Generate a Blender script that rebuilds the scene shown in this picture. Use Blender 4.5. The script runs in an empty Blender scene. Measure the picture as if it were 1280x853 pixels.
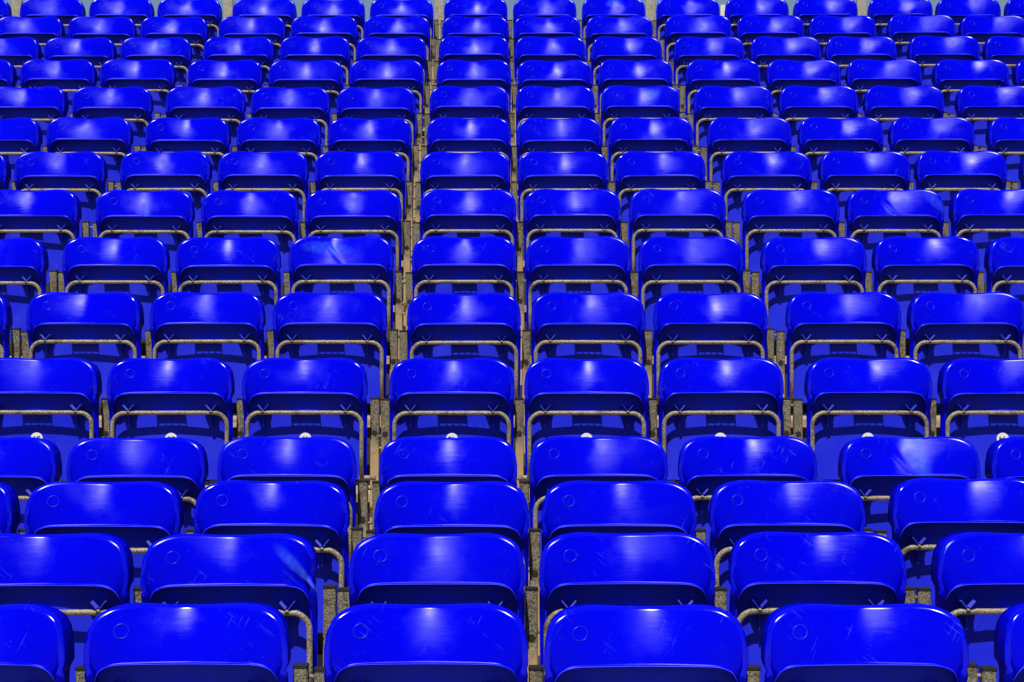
import bpy, bmesh, math, random
import numpy as np
from mathutils import Vector, Matrix
random.seed(7)
R = math.radians
scene = bpy.context.scene
col = scene.collection

# ------------------------------------------------------------------ camera
F = 2600.0 / 1280.0                     # focal length in picture widths
CAM_Z = 2.0
cam_data = bpy.data.cameras.new('camera')
cam_data.sensor_width = 36.0
cam_data.lens = 36.0 * F
cam_data.clip_end = 2000.0
cam = bpy.data.objects.new('camera', cam_data)
cam.location = (0, 0, CAM_Z)
cam.rotation_euler = (R(90), 0, 0)
col.objects.link(cam)
scene.camera = cam

# ------------------------------------------------------------------ sky, sun, exposure
SUN_EL, SUN_AZ = R(60.5), R(8)           # sun high behind the camera, a little to the left
to_sun = Vector((-math.sin(SUN_AZ) * math.cos(SUN_EL), -math.cos(SUN_AZ) * math.cos(SUN_EL), math.sin(SUN_EL)))
world = bpy.data.worlds.new('World')
scene.world = world
world.use_nodes = True
wn = world.node_tree
sky = wn.nodes.new('ShaderNodeTexSky')
sky.sky_type = 'NISHITA'
sky.sun_disc = False
sky.sun_elevation = SUN_EL
sky.sun_rotation = math.atan2(to_sun.x, to_sun.y)
sky.ozone_density = 2.0
sky.dust_density = 0.3
bg = wn.nodes['Background']
bg.inputs['Strength'].default_value = 0.05
wn.links.new(sky.outputs[0], bg.inputs['Color'])
sun_data = bpy.data.lights.new('sun', 'SUN')
sun_data.energy = 5.0
sun_data.angle = R(0.5)
sun_data.color = (1.0, 0.96, 0.9)
sun = bpy.data.objects.new('sun', sun_data)
sun.rotation_euler = to_sun.to_track_quat('Z', 'Y').to_euler()
sun.location = to_sun * 30
col.objects.link(sun)
vs = scene.view_settings
vs.view_transform = 'Standard'
vs.look = 'None'
vs.gamma = 1.0
vs.exposure = 0.29
vs.use_curve_mapping = False

scene.cycles.max_bounces = 5
scene.cycles.diffuse_bounces = 1
scene.cycles.glossy_bounces = 2
scene.cycles.transmission_bounces = 0

# ------------------------------------------------------------------ materials
def new_mat(name):
    m = bpy.data.materials.new(name)
    m.use_nodes = True
    return m, m.node_tree, m.node_tree.nodes['Principled BSDF']

def N(nt, kind, **kw):
    n = nt.nodes.new(kind)
    for k, v in kw.items():
        if hasattr(n, k):
            setattr(n, k, v)
        else:
            n.inputs[k].default_value = v
    return n

def math_node(nt, op, a, b=None, c=None, clamp=False):
    n = nt.nodes.new('ShaderNodeMath'); n.operation = op; n.use_clamp = clamp
    for i, v in enumerate((a, b, c)):
        if v is None: continue
        if isinstance(v, (int, float)): n.inputs[i].default_value = v
        else: nt.links.new(v, n.inputs[i])
    return n.outputs[0]

def ramp(nt, src, lo, hi, v0=0.0, v1=1.0):
    n = nt.nodes.new('ShaderNodeMapRange'); n.interpolation_type = 'SMOOTHSTEP'
    n.inputs['From Min'].default_value = lo; n.inputs['From Max'].default_value = hi
    n.inputs['To Min'].default_value = v0; n.inputs['To Max'].default_value = v1
    nt.links.new(src, n.inputs['Value'])
    return n.outputs['Result']

def mix(nt, fac, a, b):
    n = nt.nodes.new('ShaderNodeMix'); n.data_type = 'RGBA'
    if isinstance(fac, (int, float)): n.inputs['Factor'].default_value = fac
    else: nt.links.new(fac, n.inputs['Factor'])
    for key, v in (('A', a), ('B', b)):
        sock = [s for s in n.inputs if s.name == key and s.type == 'RGBA'][0]
        if isinstance(v, tuple): sock.default_value = (*v, 1)
        else: nt.links.new(v, sock)
    return [s for s in n.outputs if s.type == 'RGBA'][0]

def n4_out(nt, P):                                       # ragged streaks for scuffs
    rt = N(nt, 'ShaderNodeMapping'); rt.inputs['Rotation'].default_value = (0, R(50), 0)
    mp = N(nt, 'ShaderNodeMapping'); mp.inputs['Scale'].default_value = (35, 35, 60)
    nt.links.new(P, rt.inputs['Vector']); nt.links.new(rt.outputs[0], mp.inputs['Vector'])
    nz = N(nt, 'ShaderNodeTexNoise', Scale=1.0, Detail=4.0, Roughness=0.7); nt.links.new(mp.outputs[0], nz.inputs['Vector'])
    return nz.outputs['Fac']

def blue_plastic(name, base, faded, rough, spec, scuffs):
    m, nt, p = new_mat(name)
    tc = N(nt, 'ShaderNodeTexCoord')
    oi = N(nt, 'ShaderNodeObjectInfo')
    off = nt.nodes.new('ShaderNodeVectorMath'); off.operation = 'SCALE'
    comb = N(nt, 'ShaderNodeCombineXYZ')
    for i, k in enumerate((13.0, 37.0, 71.0)):
        nt.links.new(math_node(nt, 'MULTIPLY', oi.outputs['Random'], k), comb.inputs[i])
    add = nt.nodes.new('ShaderNodeVectorMath'); add.operation = 'ADD'
    nt.links.new(tc.outputs['Object'], add.inputs[0]); nt.links.new(comb.outputs[0], add.inputs[1])
    P = add.outputs[0]
    # large, soft fading of the pigment
    n1 = N(nt, 'ShaderNodeTexNoise', Scale=9.0, Detail=4.0); nt.links.new(P, n1.inputs['Vector'])
    fade = ramp(nt, n1.outputs['Fac'], 0.45, 0.8, 0.0, 0.55)
    c = mix(nt, fade, base, faded)
    seatv = math_node(nt, 'MULTIPLY', oi.outputs['Random'], 0.35)
    c = mix(nt, seatv, c, faded)
    # thin scratches: two stretched noises cut to lines
    total = None
    for ang, sc, lo in ((64, (9, 9, 480), 0.68), (-38, (11, 11, 560), 0.68)):
        rt = N(nt, 'ShaderNodeMapping'); rt.inputs['Rotation'].default_value = (0, R(ang), 0)
        mp = N(nt, 'ShaderNodeMapping'); mp.inputs['Scale'].default_value = sc
        nt.links.new(P, rt.inputs['Vector']); nt.links.new(rt.outputs[0], mp.inputs['Vector'])
        nz = N(nt, 'ShaderNodeTexNoise', Scale=1.0, Detail=1.5); nt.links.new(mp.outputs[0], nz.inputs['Vector'])
        s = ramp(nt, nz.outputs['Fac'], lo, lo + 0.05)
        total = s if total is None else math_node(nt, 'MAXIMUM', total, s)
    n2 = N(nt, 'ShaderNodeTexNoise', Scale=16.0, Detail=2.0); nt.links.new(P, n2.inputs['Vector'])
    patch = ramp(nt, n2.outputs['Fac'], 0.55, 0.70, 0.0, 0.75)
    scr = math_node(nt, 'MULTIPLY', total, patch)
    n3 = N(nt, 'ShaderNodeTexNoise', Scale=260.0, Detail=2.0); nt.links.new(P, n3.inputs['Vector'])
    speck = math_node(nt, 'MULTIPLY', ramp(nt, n3.outputs['Fac'], 0.72, 0.78), 0.5)
    scr = math_node(nt, 'MAXIMUM', scr, speck)
    scr = math_node(nt, 'MULTIPLY', scr, scuffs)
    c = mix(nt, scr, c, (0.16, 0.24, 0.85))
    # stress-whitened plastic on bent seats (object properties place it)
    def attr(k):
        a = N(nt, 'ShaderNodeAttribute'); a.attribute_type = 'OBJECT'; a.attribute_name = k
        return a.outputs['Fac']
    sep = N(nt, 'ShaderNodeSeparateXYZ'); nt.links.new(tc.outputs['Object'], sep.inputs[0])
    dx = math_node(nt, 'SUBTRACT', sep.outputs['X'], attr('stress_x'))
    dz = math_node(nt, 'SUBTRACT', sep.outputs['Z'], attr('stress_z'))
    sh = attr('stress_shear')
    dx = math_node(nt, 'ADD', dx, math_node(nt, 'MULTIPLY', dz, sh))
    wid = math_node(nt, 'ADD', attr('stress_w'), math_node(nt, 'MULTIPLY', attr('stress_taper'), math_node(nt, 'MAXIMUM', dz, 0.0)))
    dx = math_node(nt, 'DIVIDE', dx, math_node(nt, 'ADD', wid, 0.001))
    dz = math_node(nt, 'DIVIDE', dz, math_node(nt, 'ADD', attr('stress_h'), 0.001))
    d2 = math_node(nt, 'ADD', math_node(nt, 'MULTIPLY', dx, dx), math_node(nt, 'MULTIPLY', dz, dz))
    d2 = math_node(nt, 'ADD', d2, math_node(nt, 'MULTIPLY', n2.outputs['Fac'], 0.25))
    rag = ramp(nt, n4_out(nt, P), 0.36, 0.62, 0.5, 1.0)
    st = math_node(nt, 'MULTIPLY', math_node(nt, 'MULTIPLY', ramp(nt, d2, 0.0, 1.7, 1.0, 0.0), attr('stress_amount')), rag)
    c = mix(nt, st, c, (0.06, 0.15, 0.85))
    r = math_node(nt, 'ADD', ramp(nt, n1.outputs['Fac'], 0.3, 0.75, rough - 0.05, rough + 0.09),
                  math_node(nt, 'MULTIPLY', scr, 0.15))
    rnd2 = math_node(nt, 'FRACT', math_node(nt, 'MULTIPLY', oi.outputs['Random'], 91.7))
    r = math_node(nt, 'ADD', r, math_node(nt, 'MULTIPLY', math_node(nt, 'SUBTRACT', rnd2, 0.4), 0.07))
    # fine moulding ripple and scratches as relief
    mp = N(nt, 'ShaderNodeMapping'); mp.inputs['Scale'].default_value = (18, 18, 90)
    nt.links.new(P, mp.inputs['Vector'])
    n4 = N(nt, 'ShaderNodeTexNoise', Scale=1.0, Detail=3.0); nt.links.new(mp.outputs[0], n4.inputs['Vector'])
    n5 = N(nt, 'ShaderNodeTexNoise', Scale=15.0, Detail=0.0); nt.links.new(P, n5.inputs['Vector'])
    hgt = math_node(nt, 'ADD', n4.outputs['Fac'], math_node(nt, 'MULTIPLY', n5.outputs['Fac'], 1.6))
    b = N(nt, 'ShaderNodeBump', Strength=0.13, Distance=0.002)
    nt.links.new(hgt, b.inputs['Height'])
    out = nt.nodes['Material Output']
    df = N(nt, 'ShaderNodeBsdfDiffuse'); gl = N(nt, 'ShaderNodeBsdfGlossy'); gl.distribution = 'BECKMANN'
    nt.links.new(c, df.inputs['Color']); nt.links.new(r, gl.inputs['Roughness'])
    for q in (df, gl): nt.links.new(b.outputs[0], q.inputs['Normal'])
    fr = N(nt, 'ShaderNodeFresnel'); fr.inputs['IOR'].default_value = 1.45
    ms = N(nt, 'ShaderNodeMixShader')
    nt.links.new(math_node(nt, 'MULTIPLY', math_node(nt, 'MINIMUM', fr.outputs[0], 0.22), spec), ms.inputs['Fac'])
    nt.links.new(df.outputs[0], ms.inputs[1]); nt.links.new(gl.outputs[0], ms.inputs[2])
    nt.links.new(ms.outputs[0], out.inputs['Surface'])
    nt.nodes.remove(p)
    return m

M_SHELL = blue_plastic('glossy_blue_plastic', (0.0004, 0.0004, 0.54), (0.0010, 0.0024, 0.58), 0.30, 0.15, 0.32)
M_PANEL = blue_plastic('faded_blue_plastic', (0.012, 0.019, 0.56), (0.024, 0.036, 0.62), 0.5, 0.25, 0.35)

M_EDGE = blue_plastic('rubbed_edge_painted_glint', (0.03, 0.04, 0.64), (0.16, 0.19, 0.74), 0.4, 0.3, 0.6)  # rubbed plastic, paled further to paint in the sun-catching edge
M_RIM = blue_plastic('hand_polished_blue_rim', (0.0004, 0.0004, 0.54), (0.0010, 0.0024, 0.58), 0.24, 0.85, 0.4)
M_RING = blue_plastic('pale_blue_ring', (0.004, 0.008, 0.57), (0.012, 0.022, 0.64), 0.3, 0.7, 0.3)  # slightly paler blue than the shell

def worn_steel(name, a, b, rust, grain, rough=0.6, metal=0.0, lower=None):
    m, nt, p = new_mat(name)
    tc = N(nt, 'ShaderNodeTexCoord'); oi = N(nt, 'ShaderNodeObjectInfo')
    comb = N(nt, 'ShaderNodeCombineXYZ')
    for i, k in enumerate((5.0, 17.0, 29.0)):
        nt.links.new(math_node(nt, 'MULTIPLY', oi.outputs['Random'], k), comb.inputs[i])
    add = nt.nodes.new('ShaderNodeVectorMath'); add.operation = 'ADD'
    nt.links.new(tc.outputs['Object'], add.inputs[0]); nt.links.new(comb.outputs[0], add.inputs[1])
    n1 = N(nt, 'ShaderNodeTexNoise', Scale=grain, Detail=3.0, Roughness=0.75); nt.links.new(add.outputs[0], n1.inputs['Vector'])
    c = mix(nt, ramp(nt, n1.outputs['Fac'], 0.34, 0.66), a, b)
    n2 = N(nt, 'ShaderNodeTexNoise', Scale=22.0, Detail=5.0, Roughness=0.7); nt.links.new(add.outputs[0], n2.inputs['Vector'])
    c = mix(nt, ramp(nt, n2.outputs['Fac'], 0.5, 0.68, 0.0, 0.85), c, rust)
    if lower is not None:
        sep = N(nt, 'ShaderNodeSeparateXYZ'); nt.links.new(tc.outputs['Object'], sep.inputs[0])
        zz = math_node(nt, 'ADD', sep.outputs['Z'], math_node(nt, 'MULTIPLY', n2.outputs['Fac'], 0.16))
        c = mix(nt, ramp(nt, zz, -0.285, -0.215, 0.9, 0.0), c, lower)
    nt.links.new(c, p.inputs['Base Color'])
    p.inputs['Roughness'].default_value = rough
    p.inputs['Metallic'].default_value = metal
    p.inputs['Specular IOR Level'].default_value = 0.3
    b = N(nt, 'ShaderNodeBump', Strength=0.5, Distance=0.002)
    nt.links.new(n1.outputs['Fac'], b.inputs['Height']); nt.links.new(b.outputs[0], p.inputs['Normal'])
    return m

M_TUBE = worn_steel('weathered_tube_steel', (0.06, 0.046, 0.026), (0.38, 0.33, 0.225), (0.08, 0.05, 0.025), 230.0, 0.34)
M_POST = worn_steel('galvanised_post_steel', (0.035, 0.03, 0.018), (0.28, 0.245, 0.175), (0.06, 0.04, 0.02), 200.0, 0.6, 0.0, (0.42, 0.29, 0.155))
M_BOARD = worn_steel('weathered_guard_steel', (0.27, 0.25, 0.20), (0.36, 0.34, 0.28), (0.2, 0.16, 0.11), 60.0, 0.7)
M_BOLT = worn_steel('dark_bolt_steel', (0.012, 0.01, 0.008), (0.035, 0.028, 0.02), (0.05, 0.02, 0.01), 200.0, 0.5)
M_DECK = worn_steel('tan_plywood', (0.30, 0.21, 0.12), (0.48, 0.36, 0.22), (0.22, 0.15, 0.09), 40.0, 0.8)
M_RISER = worn_steel('dark_framing_steel', (0.02, 0.02, 0.02), (0.05, 0.045, 0.04), (0.05, 0.03, 0.02), 50.0, 0.7)
M_GROUND = worn_steel('grey_concrete', (0.2, 0.2, 0.19), (0.3, 0.29, 0.27), (0.24, 0.22, 0.2), 12.0, 0.9)

def flat(name, c, rough=0.5):
    m, nt, p = new_mat(name)
    n = N(nt, 'ShaderNodeTexNoise', Scale=120.0, Detail=2.0)
    k = mix(nt, ramp(nt, n.outputs['Fac'], 0.3, 0.8), c, tuple(v * 0.85 for v in c))
    nt.links.new(k, p.inputs['Base Color']); p.inputs['Roughness'].default_value = rough
    return m
M_WHITE = flat('white_disc_plastic', (0.68, 0.68, 0.66), 0.5)
M_BLACK = flat('black_print', (0.012, 0.012, 0.012), 0.5)
M_CAP = flat('black_plastic_cap', (0.008, 0.007, 0.006), 0.6)

# ------------------------------------------------------------------ mesh helpers
def mesh(name, verts, faces, mat, smooth=False):
    me = bpy.data.meshes.new(name)
    me.from_pydata([tuple(v) for v in verts], [], faces)
    me.materials.append(mat)
    bm = bmesh.new(); bm.from_mesh(me)
    if name in ('seat_shell', 'underside'):               # open sheets: outer side towards the camera side
        bm.faces.ensure_lookup_table()
        mid = min(bm.faces, key=lambda q: abs(q.calc_center_median().x - .03) + abs(q.calc_center_median().z + .07) + abs(q.calc_center_median().y + .05))
        if mid.normal.y > 0: bmesh.ops.reverse_faces(bm, faces=bm.faces[:])
    else:
        bmesh.ops.recalc_face_normals(bm, faces=bm.faces[:])
    bm.to_mesh(me); bm.free()
    if smooth:
        for p in me.polygons: p.use_smooth = True
    me.update()
    return me

class MB:
    def __init__(self): self.v = []; self.f = []
    def box(self, x0, x1, y0, y1, z0, z1):
        n = len(self.v)
        self.v += [(x, y, z) for z in (z0, z1) for y in (y0, y1) for x in (x0, x1)]
        self.f += [tuple(n + i for i in q) for q in ((0, 2, 3, 1), (4, 5, 7, 6), (0, 1, 5, 4), (2, 6, 7, 3), (0, 4, 6, 2), (1, 3, 7, 5))]
        return self
    def bevel_box(self, x0, x1, y0, y1, z0, z1, b):      # vertical edges bevelled
        pts = [(x0 + b, y0), (x1 - b, y0), (x1, y0 + b), (x1, y1 - b), (x1 - b, y1), (x0 + b, y1), (x0, y1 - b), (x0, y0 + b)]
        return self.prism(pts, z0, z1)
    def prism(self, pts, z0, z1):
        n = len(self.v); k = len(pts)
        self.v += [(x, y, z0) for x, y in pts] + [(x, y, z1) for x, y in pts]
        self.f += [tuple(n + i for i in range(k))[::-1], tuple(n + k + i for i in range(k))]
        self.f += [(n + i, n + (i + 1) % k, n + k + (i + 1) % k, n + k + i) for i in range(k)]
        return self
    def tube(self, path, r, seg=12, caps=True):
        n = len(self.v); k = len(path)
        pts = [Vector(p) for p in path]
        up = None
        for i, p in enumerate(pts):
            d = (pts[min(i + 1, k - 1)] - pts[max(i - 1, 0)]).normalized()
            if up is None:
                up = Vector((0, 1, 0)) if abs(d.y) < 0.9 else Vector((1, 0, 0))
            up = (up - d * up.dot(d)).normalized()
            s = d.cross(up)
            for j in range(seg):
                a = 2 * math.pi * j / seg
                self.v.append(tuple(p + (up * math.cos(a) + s * math.sin(a)) * r))
        for i in range(k - 1):
            for j in range(seg):
                a = n + i * seg + j; b = n + i * seg + (j + 1) % seg
                self.f.append((a, b, b + seg, a + seg))
        if caps:
            self.f.append(tuple(n + j for j in range(seg))[::-1])
            self.f.append(tuple(n + (k - 1) * seg + j for j in range(seg)))
        return self
    def build(self, name, mat, smooth=False): return mesh(name, self.v, self.f, mat, smooth)

def spline(pts, per):                                    # natural cubic through the points, chord-length parameter
    P = np.array([tuple(p) for p in pts], float); n = len(P)
    t = np.concatenate([[0], np.cumsum(np.sqrt(np.linalg.norm(np.diff(P, axis=0), axis=1)))])
    h = np.diff(t)
    A = np.zeros((n, n)); B = np.zeros((n, 3))
    A[0, 0] = A[-1, -1] = 1
    for i in range(1, n - 1):
        A[i, i - 1] = h[i - 1]; A[i, i] = 2 * (h[i - 1] + h[i]); A[i, i + 1] = h[i]
        B[i] = 6 * ((P[i + 1] - P[i]) / h[i] - (P[i] - P[i - 1]) / h[i - 1])
    M = np.linalg.solve(A, B)
    out = []
    for i in range(n - 1):
        for q in range(per + (i == n - 2)):
            x = t[i] + h[i] * q / per
            u, w = t[i + 1] - x, x - t[i]
            p = (M[i] * u ** 3 + M[i + 1] * w ** 3) / (6 * h[i]) + (P[i] / h[i] - M[i] * h[i] / 6) * u + (P[i + 1] / h[i] - M[i + 1] * h[i] / 6) * w
            out.append(Vector(p))
    return out

# ------------------------------------------------------------------ the seat, z = 0 at the top of its front rim, folded up
# half outlines (x, y, z): y grows away from the camera side
OUT_DROP = .006
OUT = [(0, -.0062), (.03, -.0055), (.065, -.0035), (.10, -.0008), (.132, 0), (.166, -.0046), (.193, -.017),
       (.2112, -.038), (.2238, -.072), (.2258, -.118), (.2206, -.19), (.2204, -.30), (.219, -.45)]
LIP = [(0, -.1345), (.03, -.1345), (.06, -.1345), (.092, -.1345), (.125, -.1347), (.158, -.1358), (.182, -.1415),
       (.198, -.1525), (.2085, -.169), (.2130, -.196), (.2140, -.235), (.2135, -.33), (.211, -.45)]
OUT = [(x, z - OUT_DROP * (1 - min(1, -z / .2))) for x, z in OUT]
def valley(x, k, a): return -k * (math.sqrt(x * x + a * a) - a)
def sstep(a, b, x):
    t = min(1, max(0, (x - a) / (b - a))); return t * t * (3 - 2 * t)
def out_y(x, z):                                          # rim runs forward towards the shoulders, back again down the sides
    return valley(x, .20, .040) - .65 * x * x - .016 * sstep(.012, .14, -z) + .046 * sstep(.13, .215, -z)
def lip_y(x, z):
    return -.078 + (valley(x, .05, .040) - .15 * x * x) * (1 - sstep(.135, .205, -z)) + .018 * sstep(.14, .205, -z) + .006 * sstep(.2, .36, -z)
def arch(half, fy, per=7):
    full = [Vector((-x, 0, z)) for x, z in reversed(half[1:])] + [Vector((x, 0, z)) for x, z in half]
    return [Vector((p.x, fy(p.x, p.z), p.z)) for p in spline(full, per)]

def wall_y(x, z):
    y = -.045 + .011 * (x / .2) ** 2
    if z < -.27: y -= .11 * (-.27 - z) ** 1.25
    if z > -.17: y += .10 * (z + .17)
    return y

BULGE = .026
def make_shell(dent=None):
    O = arch(OUT, out_y); L = arch(LIP, lip_y)
    k = len(O)
    rings = []
    inn = []
    for i in range(k):                                   # inward direction in the x-z plane
        t = L[min(i + 1, k - 1)] - L[max(i - 1, 0)]
        d = Vector((t.z, 0, -t.x)); d.normalize()
        inn.append(d)
    def inset(i, base, a, dy): return base + inn[i] * a + Vector((0, dy, 0))
    for aa, fr in ((.007, 1.0), (.003, .62), (.0008, .30), (.0001, .10)):
        rings.append([inset(i, O[i], aa, (.042 - O[i].y) * fr) for i in range(k)])
    qq = [0, .03, .08, .15, .25, .38, .53, .7, .86, 1.0, 1.15] + [1 + q for q in (.35, .6, .9, 1.3, 1.8, 2.5, 3.3, 4.2, 5.2, 6.2, 7.2, 8.1, 8.8, 9.3)]
    for q in qq:
        ring = []
        for i in range(k):
            d = L[i] - O[i]; ln = d.length; dh = d / ln
            t = (O[min(i + 1, k - 1)] - O[max(i - 1, 0)]).normalized()
            nb = d.cross(t).normalized()
            if nb.y > 0: nb = -nb
            rho = min(.0145, .36 * ln); rh = .0125
            if q <= 1:
                sl = rho * q; hh = rh * math.sqrt(max(0, 1 - (1 - q) ** 2))
            else:
                v = (q - 1) / 9.3
                sl = rho + (ln - rho) * v
                hh = rh * (1 - v) + BULGE * min(ln, .16) * 4 * v * (1 - v)
            ring.append(O[i] + dh * sl + nb * hh)
        rings.append(ring)
    for aa, dy in ((-.0003, -.0020), (.0003, -.0026), (.0014, -.0026), (.0020, -.0014), (.0020, .0030)):
        rings.append([inset(i, L[i], aa, dy) for i in range(k)])
    rings.append([inset(i, L[i], .0010, .020) for i in range(k)])
    rings.append([inset(i, L[i], -.002, .065) for i in range(k)])
    verts = [p for r in rings for p in r]
    # ease the side walls onto one clean outline
    T = [(0, .175), (.01, .194), (.02, .2055), (.03, .2125), (.04, .2178), (.05, .2215), (.06, .2245), (.07, .2268), (.08, .2282),
         (.09, .2290), (.1, .2296), (.12, .23), (.16, .2297), (.2, .229), (.3, .228), (.46, .2255)]
    tz, tx = [t[0] for t in T], [t[1] for t in T]
    zs = np.arange(-.005, .47, .006)
    for _ in range(3):
        sx = np.array([max([p.x for p in verts if abs(-p.z - q) < .009] or [0]) for q in zs])
        sx = np.convolve(np.pad(sx, 1, 'edge'), [.25, .5, .25], 'valid')
        for p in verts:
            f = float(np.interp(-p.z, tz, tx) / max(.05, np.interp(-p.z, zs, sx)))
            w = sstep(.175, .212, abs(p.x)) * sstep(.012, .03, -p.z)
            p.x *= 1 + (f - 1) * w
    if dent:
        cx, cz, rad, amt, pinch = dent
        for p in verts:
            ux, uz = p.x - cx, p.z - cz
            g = math.exp(-(ux * ux + uz * uz / 1.6) / (rad * rad))
            crease = math.exp(-((ux + uz * .85) / .011) ** 2)       # sharp fold running up and inwards
            p.y += amt * g - amt * .55 * crease * math.exp(-(ux * ux + uz * uz) / (1.9 * rad * rad))
            p.x -= pinch * math.exp(-(uz / .020) ** 2) * sstep(.12, .22, p.x * (1 if cx > 0 else -1)) * (1 if cx > 0 else -1)
    faces = []
    for r in range(len(rings) - 1):
        for i in range(k - 1):
            a = r * k + i
            faces.append((a, a + 1, a + 1 + k, a + k))
    faces.append(tuple(range(k))[::-1])                  # closed sitting side
    me = mesh('seat_shell', verts, faces, M_SHELL, True)
    me.materials.append(M_EDGE)                          # rubbed lower edge of the rim, its sunlit line painted in paler blue
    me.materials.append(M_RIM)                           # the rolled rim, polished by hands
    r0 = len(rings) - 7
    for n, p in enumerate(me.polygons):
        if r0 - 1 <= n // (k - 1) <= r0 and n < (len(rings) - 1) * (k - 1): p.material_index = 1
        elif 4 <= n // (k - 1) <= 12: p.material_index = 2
        if n // (k - 1) > r0: p.use_smooth = False
    return me

def make_panel():                                        # the ribbed underside that faces out when the seat is up
    v, f = [], []
    nx, nz = 24, 34
    for j in range(nz + 1):
        z = -.06 - .395 * j / nz
        for i in range(nx + 1):
            x = -.2135 + .427 * i / nx
            v.append((x, wall_y(x, z), z))
    for j in range(nz):
        for i in range(nx):
            a = j * (nx + 1) + i
            f.append((a, a + nx + 1, a + nx + 2, a + 1))
    return mesh('underside', v, f, M_PANEL, True)

TUBE_Y, TUBE_Z, TUBE_R, TUBE_X = -.082, -.207, .0079, .2105
def make_frame():
    path = []
    rad = .046
    PZ = -.445
    path.append((-TUBE_X, TUBE_Y - .004, PZ))
    path.append((-TUBE_X, TUBE_Y - .002, -.34))
    for a in range(0, 91, 10):
        t = R(a); path.append((-TUBE_X + rad - rad * math.cos(t), TUBE_Y, TUBE_Z - rad + rad * math.sin(t)))
    for q in (-.08, 0, .08): path.append((q, TUBE_Y, TUBE_Z))
    for a in range(90, -1, -10):
        t = R(a); path.append((TUBE_X - rad + rad * math.cos(t), TUBE_Y, TUBE_Z - rad + rad * math.sin(t)))
    path.append((TUBE_X, TUBE_Y - .002, -.34))
    path.append((TUBE_X, TUBE_Y - .004, PZ))
    return MB().tube(path, TUBE_R, 14).build('tube_frame', M_TUBE, True)

def make_boss():                                         # moulded mount at x = 0: tapering plate, web and two splayed ribs
    b = MB()
    yw = wall_y(.15, TUBE_Z) + .004
    b.prism([(-.034, yw), (-.011, TUBE_Y + .004), (.011, TUBE_Y + .004), (.034, yw)], TUBE_Z - .006, TUBE_Z + .003)
    b.box(-.0015, .0015, TUBE_Y + .012, yw, TUBE_Z - .05, TUBE_Z - .006)
    for s in (-1, 1):
        n = len(b.v)
        d = Vector((s * .62, 0, .78)); q = Vector((.78, 0, -s * .62)) * .0009
        p0 = Vector((s * .004, 0, TUBE_Z + .0105)); p1 = p0 + d * .023
        for p, ya in ((p0, TUBE_Y - .011), (p1, TUBE_Y - .014)):
            for e in (-1, 1):
                b.v.append(tuple(p + q * e + Vector((0, ya, 0)))); b.v.append(tuple(p + q * e + Vector((0, yw, 0))))
        b.f += [(n, n + 4, n + 6, n + 2), (n + 1, n + 3, n + 7, n + 5), (n, n + 1, n + 5, n + 4), (n + 2, n + 6, n + 7, n + 3),
                (n + 4, n + 5, n + 7, n + 6), (n, n + 2, n + 3, n + 1)]
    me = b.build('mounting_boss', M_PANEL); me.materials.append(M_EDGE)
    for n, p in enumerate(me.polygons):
        if n >= 12: p.material_index = 1  # rib faces paled in colour so they look sunlit
    return me

def make_bolt():
    b = MB()
    b.tube([(0, TUBE_Y - TUBE_R - .0020, TUBE_Z - .0015), (0, TUBE_Y - .002, TUBE_Z - .0015)], .0060, 12)
    return b.build('bolt', M_BOLT)

def make_bracket():                                      # slotted shelf between tube and underside
    b = MB()
    w, z0, z1 = .055, TUBE_Z - .0005, TUBE_Z + .001
    ya, yb = TUBE_Y + .0085, wall_y(0, TUBE_Z) + .004
    s0, s1 = ya + .0012, ya + .0062
    b.box(-w, w, s1, yb, z0, z1)
    b.box(-w, w, ya, s0, z0, z1)
    xs = [-w, -.048, -.026, -.021, -.0015, .0035, .024, .029, .051, w]
    for i in range(0, 10, 2): b.box(xs[i], xs[i + 1], s0, s1, z0, z1)
    return b.build('slotted_bracket', M_SHELL)

def make_pin(s):
    return MB().tube([(s * .200, TUBE_Y + .012, -.447), (s * .262, TUBE_Y + .012, -.447)], .0095, 10).build('pivot_pin', M_TUBE, True)

def make_ring():
    # ring moulded on the front rim, upper left; follows the panel's local plane
    c = Vector((-.148, 0, -.062))
    b = MB(); path = []
    for i in range(29):
        a = 2 * math.pi * i / 28
        x = c.x + .0165 * math.cos(a); z = c.z + .0165 * math.sin(a) * .95
        path.append((x, panel_depth(x, z) - .0003, z))
    return b.tube(path, .0012, 6, False).build('moulded_ring', M_RING, True)

SHELL = make_shell()
_v = [v.co.copy() for v in SHELL.vertices]
from mathutils.bvhtree import BVHTree
_bvh = BVHTree.FromPolygons(_v, [tuple(p.vertices) for p in SHELL.polygons])
def panel_depth(x, z):
    hit = _bvh.ray_cast(Vector((x, -1, z)), Vector((0, 1, 0)))
    return hit[0].y if hit[0] is not None else -.05
SHELL_BENT = make_shell((.212, -.122, .046, .022, .012))
SHELL_WARPED = make_shell((-.06, -.05, .060, .014, 0))
PANEL, FRAME, BOSS, BOLT, BRACKET, RING = make_panel(), make_frame(), make_boss(), make_bolt(), make_bracket(), make_ring()
PIN = {s: make_pin(s) for s in (-1, 1)}

def make_disc():
    b = MB(); k = 28
    z0 = -.3045; y = wall_y(0, z0)
    ring = [(.0225 * math.cos(2 * math.pi * i / k), .0225 * math.sin(2 * math.pi * i / k)) for i in range(k)]
    n = 0
    b.v += [(x, wall_y(x, z0 + z) - .0035, z0 + z) for x, z in ring] + [(x, wall_y(x, z0 + z) + .001, z0 + z) for x, z in ring]
    b.f += [tuple(range(k))] + [(i, k + i, k + (i + 1) % k, (i + 1) % k) for i in range(k)]
    return b.build('number_disc', M_WHITE)
DISC = make_disc()

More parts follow.
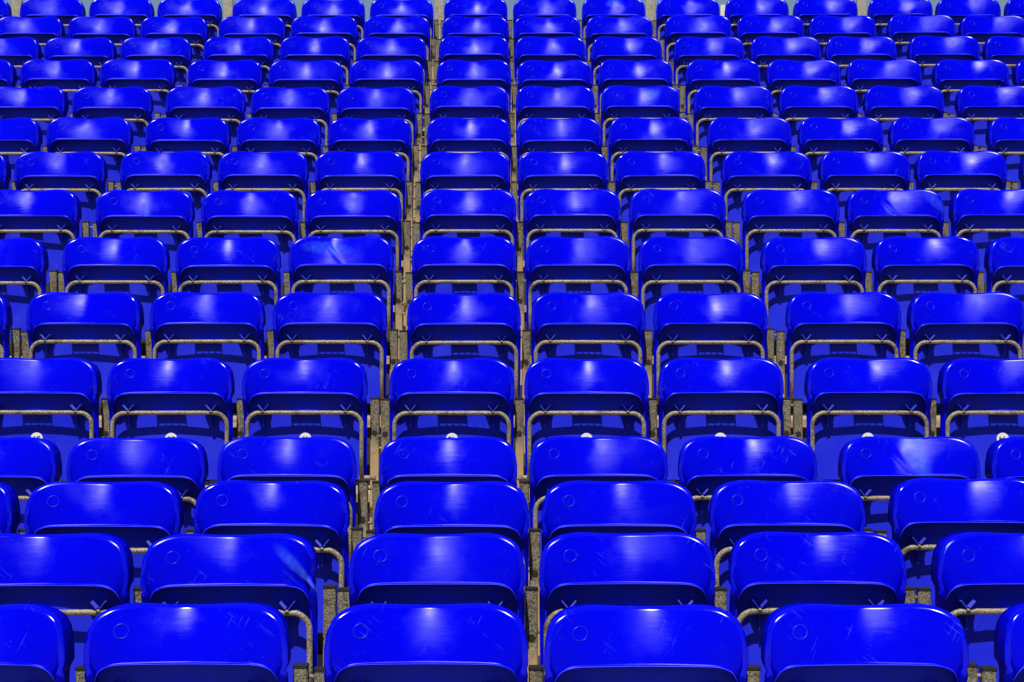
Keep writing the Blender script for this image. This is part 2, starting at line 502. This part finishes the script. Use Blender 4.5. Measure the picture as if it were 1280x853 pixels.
def text_mesh(s):
    cu = bpy.data.curves.new('digits', 'FONT')
    cu.body = s; cu.align_x = 'CENTER'; cu.align_y = 'CENTER'; cu.size = .0290; cu.extrude = .0004; cu.offset = .0006
    o = bpy.data.objects.new('digits', cu); col.objects.link(o)
    bpy.context.view_layer.update()
    me = bpy.data.meshes.new_from_object(o.evaluated_get(bpy.context.evaluated_depsgraph_get()))
    bpy.data.objects.remove(o); bpy.data.curves.remove(cu)
    me.name = 'digits'
    me.materials.clear(); me.materials.append(M_BLACK)
    # stand it up facing the camera side, upside down (the seat is folded up)
    z0 = -.3045
    for v in me.vertices:
        x, z = -v.co.x, z0 - v.co.y
        v.co = (x, wall_y(x, z) - .0042 - v.co.z, z)
    return me

def part(name, me, parent, loc=(0, 0, 0)):
    o = bpy.data.objects.new(name, me)
    col.objects.link(o); o.parent = parent; o.location = loc
    return o

# ------------------------------------------------------------------ rows measured off the stand
PITCH, GAP, HALF, HGT = .497, .043, .23, .80
ROWX = [.3026, .3016, .319, .286, .2758, .3037, .289, .2867, .2629, .2607, .2485, .264, .2485, .2443, .2383]
FP = F * 1280
rows = []
for i in range(15):
    inv = .00369 + .000572 * i
    Z = FP * PITCH * inv
    ypx = (753, 665, 600, 546, 447, 365.5, 296, 237, 189, 147, 108, 74.5, 46, 20, -2)[i]
    zr = CAM_Z - (ypx - 426.5) * Z / FP
    for _ in range(3):                                   # the rim's highest visible point sits at the measured height
        top = min(426.5 + FP * (CAM_Z - zr - v.z) / (Z + v.y) for v in _v if abs(v.x) < .16)
        zr -= (ypx - top) * Z / FP
    rows.append((Z, zr, ROWX[i]))

# ------------------------------------------------------------------ ground and terrace
def structure(name, me):
    o = bpy.data.objects.new(name, me); col.objects.link(o); o['kind'] = 'structure'
    return o
g = MB(); g.v = [(-400, -400, 0), (400, -400, 0), (400, 400, 0), (-400, 400, 0)]; g.f = [(0, 1, 2, 3)]
structure('ground', g.build('ground', M_GROUND))
for i, (Z, z, X) in enumerate(rows):
    zd = z - HGT
    y0 = Z - .33; y1 = (rows[i + 1][0] - .33) if i < 14 else Z + .9
    st = structure('terrace_step', MB().box(-4.6, 4.9, y0 + .03, y1 - .001, 0.004, zd - .034).build('terrace_step', M_RISER))
    n = 3
    for q in range(n):
        a = y0 + (y1 - y0) * q / n + .004; b = y0 + (y1 - y0) * (q + 1) / n - .004
        part('deck_plank', MB().box(-4.62, 4.92, a, b, zd - .0335, zd).build('deck_plank', M_DECK), st)

# ------------------------------------------------------------------ seats
ORD = ['first', 'second', 'third', 'fourth', 'fifth', 'sixth', 'seventh', 'eighth', 'ninth', 'tenth', 'eleventh', 'twelfth',
       'thirteenth', 'fourteenth', 'fifteenth', 'sixteenth', 'seventeenth', 'eighteenth', 'nineteenth', 'twentieth']
def row_name(i): return 'bottom row' if i == 0 else ('top row' if i == 14 else ORD[i] + ' row from bottom')
STRESS = {  # (row, seat): x, z, width, height, shear, amount, words
    (1, -2): (.214, -.132, .005, .085, 0.9, .6, 'bent blue seat with a pale creased right edge'),
    (3, 2): (.02, -.05, .040, .11, 0.2, .40, 'blue seat with a pale vertical stress mark'),
    (6, -2): (-.06, -.06, .10, .03, 0.9, .35, 'blue seat with a pale diagonal streak'),
    (7, -4): (.01, -.10, .012, .05, 0, .30, 'blue seat with a short pale upright mark'),
    (7, 3): (.19, -.07, .03, .05, .8, .25, 'blue seat with a pale bent right corner'),
    (10, 1): (.06, -.06, .05, .035, -.5, .35, 'blue seat with a pale smudge near its rim'),
    (12, -5): (.03, -.05, .06, .035, 0, .3, 'blue seat with a pale smear across it'),
    (14, 1): (.0, -.04, .05, .03, -.4, .4, 'blue seat with a pale patch under its rim'),
}
def words(base, i, n, total):
    w = '%s, %s from left, %s' % (base, ORD[n], row_name(i))
    return w

def support_post(x, y, z, label, dz=0.0):
    root = bpy.data.objects.new('support_post', None); col.objects.link(root)
    root.location = (x, y, z - HGT); root['label'] = label; root['category'] = 'post'
    root['group'] = 'steel posts between the seats'
    root.rotation_euler = (0, R(random.uniform(-.35, .35)), R(random.uniform(-2, 2)))
    part('upright', UPRIGHT, root, (0, 0, HGT + dz)); part('cap', CAP, root, (0, 0, HGT + dz))
    part('base_plate', PLATE, root)
    part('bolt', SHADOW_BLOB, root, (0, 0, HGT + dz))
    return root
UPRIGHT = MB().bevel_box(-.0165, .0165, -.020, .020, -.66, -.161, .003).build('upright', M_POST)
CAP = MB().bevel_box(-.0173, .0173, -.0215, .0215, -.162, -.1565, .003).build('cap', M_CAP)
PLATE = MB().bevel_box(-.0165, .0165, -.05, .05, 0.0005, .008, .004).build('base_plate', M_POST)
SHADOW_BLOB = MB().tube([(0, -.0215, -.288), (0, -.018, -.288)], .0105, 12).build('bolt', M_BOLT)  # dark disc added in place of a cast shadow blob on the post
LINK = MB().tube([(-.012, 0, 0), (.012, 0, 0)], .005, 8).build('link_bolt', M_TUBE, True)

numbers = 0
for i, (Z, z, X) in enumerate(rows):
    Zc = Z - .03
    js = []
    for j in range(-16, 17):
        m = (j + 1) // 3
        x = X + j * PITCH + m * GAP
        px = FP * x / Zc; hw = FP * HALF / Zc
        if abs(px) - hw < 640 - 1.5: js.append((j, m, x))
    tot = len(js)
    ends = [(j, (j + 1) // 3, X + j * PITCH + ((j + 1) // 3) * GAP) for j in (js[0][0] - 1, js[-1][0] + 1)]
    modz = {m: random.uniform(-.003, .003) + .0025 * m * (1 if m > 0 else .3) for m in range(-6, 7)}
    for n, (j, m, x) in enumerate(js + ends):
        root = bpy.data.objects.new('stadium_seat', None); col.objects.link(root)
        root.location = (x + random.uniform(-.0015, .0015), Z + random.uniform(-.006, .006), z - HGT + modz[m] + random.uniform(-.002, .002))
        root.rotation_euler = (0, R(random.gauss(0, .12)), R(random.gauss(0, .8)))
        base = 'folded blue plastic stadium seat'
        key = (i, j)
        if key in STRESS: base = STRESS[key][6]
        if i == 4:
            base = 'blue seat showing upside-down white %d disc' % (47 - j)
        root['label'] = words(base, i, n, tot) if n < tot else 'folded blue seat just past the %s end of the seats, %s' % (('left', 'right')[n - tot], row_name(i))
        root['category'] = 'seat'
        root['group'] = 'folded blue seats in rows up the stand'
        tilt = R(random.gauss(0, 1.8))
        UP = (0, 0, HGT)
        sh = part('seat_shell', SHELL_BENT if key == (1, -2) else SHELL_WARPED if key in ((6, -2), (7, 3), (3, 2)) else SHELL, root, UP)
        sh.rotation_euler.x = tilt * .5
        if key in STRESS:
            a = STRESS[key]
            for k, v in zip(('x', 'z', 'w', 'h', 'shear', 'amount'), a[:6]): sh['stress_' + k] = float(v)
            sh['label'] = 'front rim with stress-whitened plastic'
            sh['stress_taper'] = .30 if key == (1, -2) else 0.0
        part('moulded_ring', RING, sh)
        part('underside', PANEL, root, UP)
        fr = part('tube_frame', FRAME, root, UP)
        for s in (-.152, .152):
            part('bolt', BOLT, fr, (s, 0, 0))
            part('mounting_boss', BOSS, root, (s, 0, HGT))
        part('slotted_bracket', BRACKET, root, UP)
        for s in (-1, 1): part('pivot_pin', PIN[s], root, UP)
        if i == 4:
            d = part('number_disc', DISC, root, UP)
            part('digits', text_mesh(str(47 - j)), d)
    # posts: one in a narrow gap, two in the wide gap between benches of three
    rn = row_name(i)
    for n, (j, m, x) in enumerate(js):
        yp = Z + .018
        if n == 0:
            wide = (j % 3) == 2                       # first of its bench
            px = x - (HALF + .0185)
            if FP * px / Z > -640: support_post(px, yp, z, 'grey steel post left of the first seat in the %s' % rn)
            if wide:
                px = x - (HALF + .0185) - .0455
                if FP * px / Z > -640: support_post(px, yp, z, 'grey steel post at the far left of the %s' % rn, .004)
        px = x + HALF + .0185
        if FP * (px - .017) / Z > 640: continue
        last = n == tot - 1
        if (j % 3) == 1:                              # last of its bench
            where = 'between its %s and %s seats' % (ORD[n], ORD[n + 1]) if not last else 'after its last seat'
            dz = random.uniform(.001, .007)
            pl = support_post(px, yp, z, 'left one of the post pair %s, %s' % (where, rn), dz)
            part('link_bolt', LINK, pl, (.0225, 0, HGT - .185 + dz)); part('link_bolt', LINK, pl, (.0225, -.012, HGT - .300 + dz))
            part('link_bolt', LINK, pl, (.0225, -.012, HGT - .345 + dz))
            px2 = px + .0455
            if FP * (px2 - .017) / Z < 640:
                support_post(px2, yp, z, 'right one of the post pair %s, %s' % (where, rn), -random.uniform(.0, .004))
        else:
            where = 'between the %s and %s seats of the %s' % (ORD[n], ORD[n + 1], rn) if not last else 'after the last seat of the %s' % rn
            support_post(px, yp, z, 'grey steel post ' + where)

# ------------------------------------------------------------------ guard posts behind the top row
Z, z, X = rows[14]
gi = 0
GUARD = MB().bevel_box(-.036, .036, -.02, .02, 0.0005, 2.0, .004).build('upright', M_BOARD)
GBASE = MB().bevel_box(-.07, .07, -.06, .06, 0.0004, .012, .006).build('base_plate', M_BOARD)
for m in range(-2, 4):
    x = X + (3 * m - 1) * PITCH + m * GAP - PITCH / 2 - GAP / 2
    x *= (Z + .42) / Z
    if abs(FP * x / (Z + .42)) < 650:
        root = bpy.data.objects.new('guard_post', None); col.objects.link(root)
        root.location = (x, Z + .42, z - HGT)
        root['label'] = 'pale grey upright rising behind the top row, %s from the left' % ORD[gi]
        root['category'] = 'post'; root['group'] = 'uprights behind the top row'
        part('upright', GUARD, root); part('base_plate', GBASE, root); gi += 1
wx = (903.5 - 640) / FP * (Z + .3)
root = bpy.data.objects.new('marker_stake', None); col.objects.link(root)
root.location = (wx, Z + .3, z - HGT); root['label'] = 'short white stake in a gap behind the top row'; root['category'] = 'stake'
part('stake', MB().bevel_box(-.018, .018, -.012, .012, .0005, HGT + .0, .003).build('stake', M_WHITE), root)
part('foot', MB().bevel_box(-.05, .05, -.04, .04, .0004, .012, .004).build('foot', M_WHITE), root)
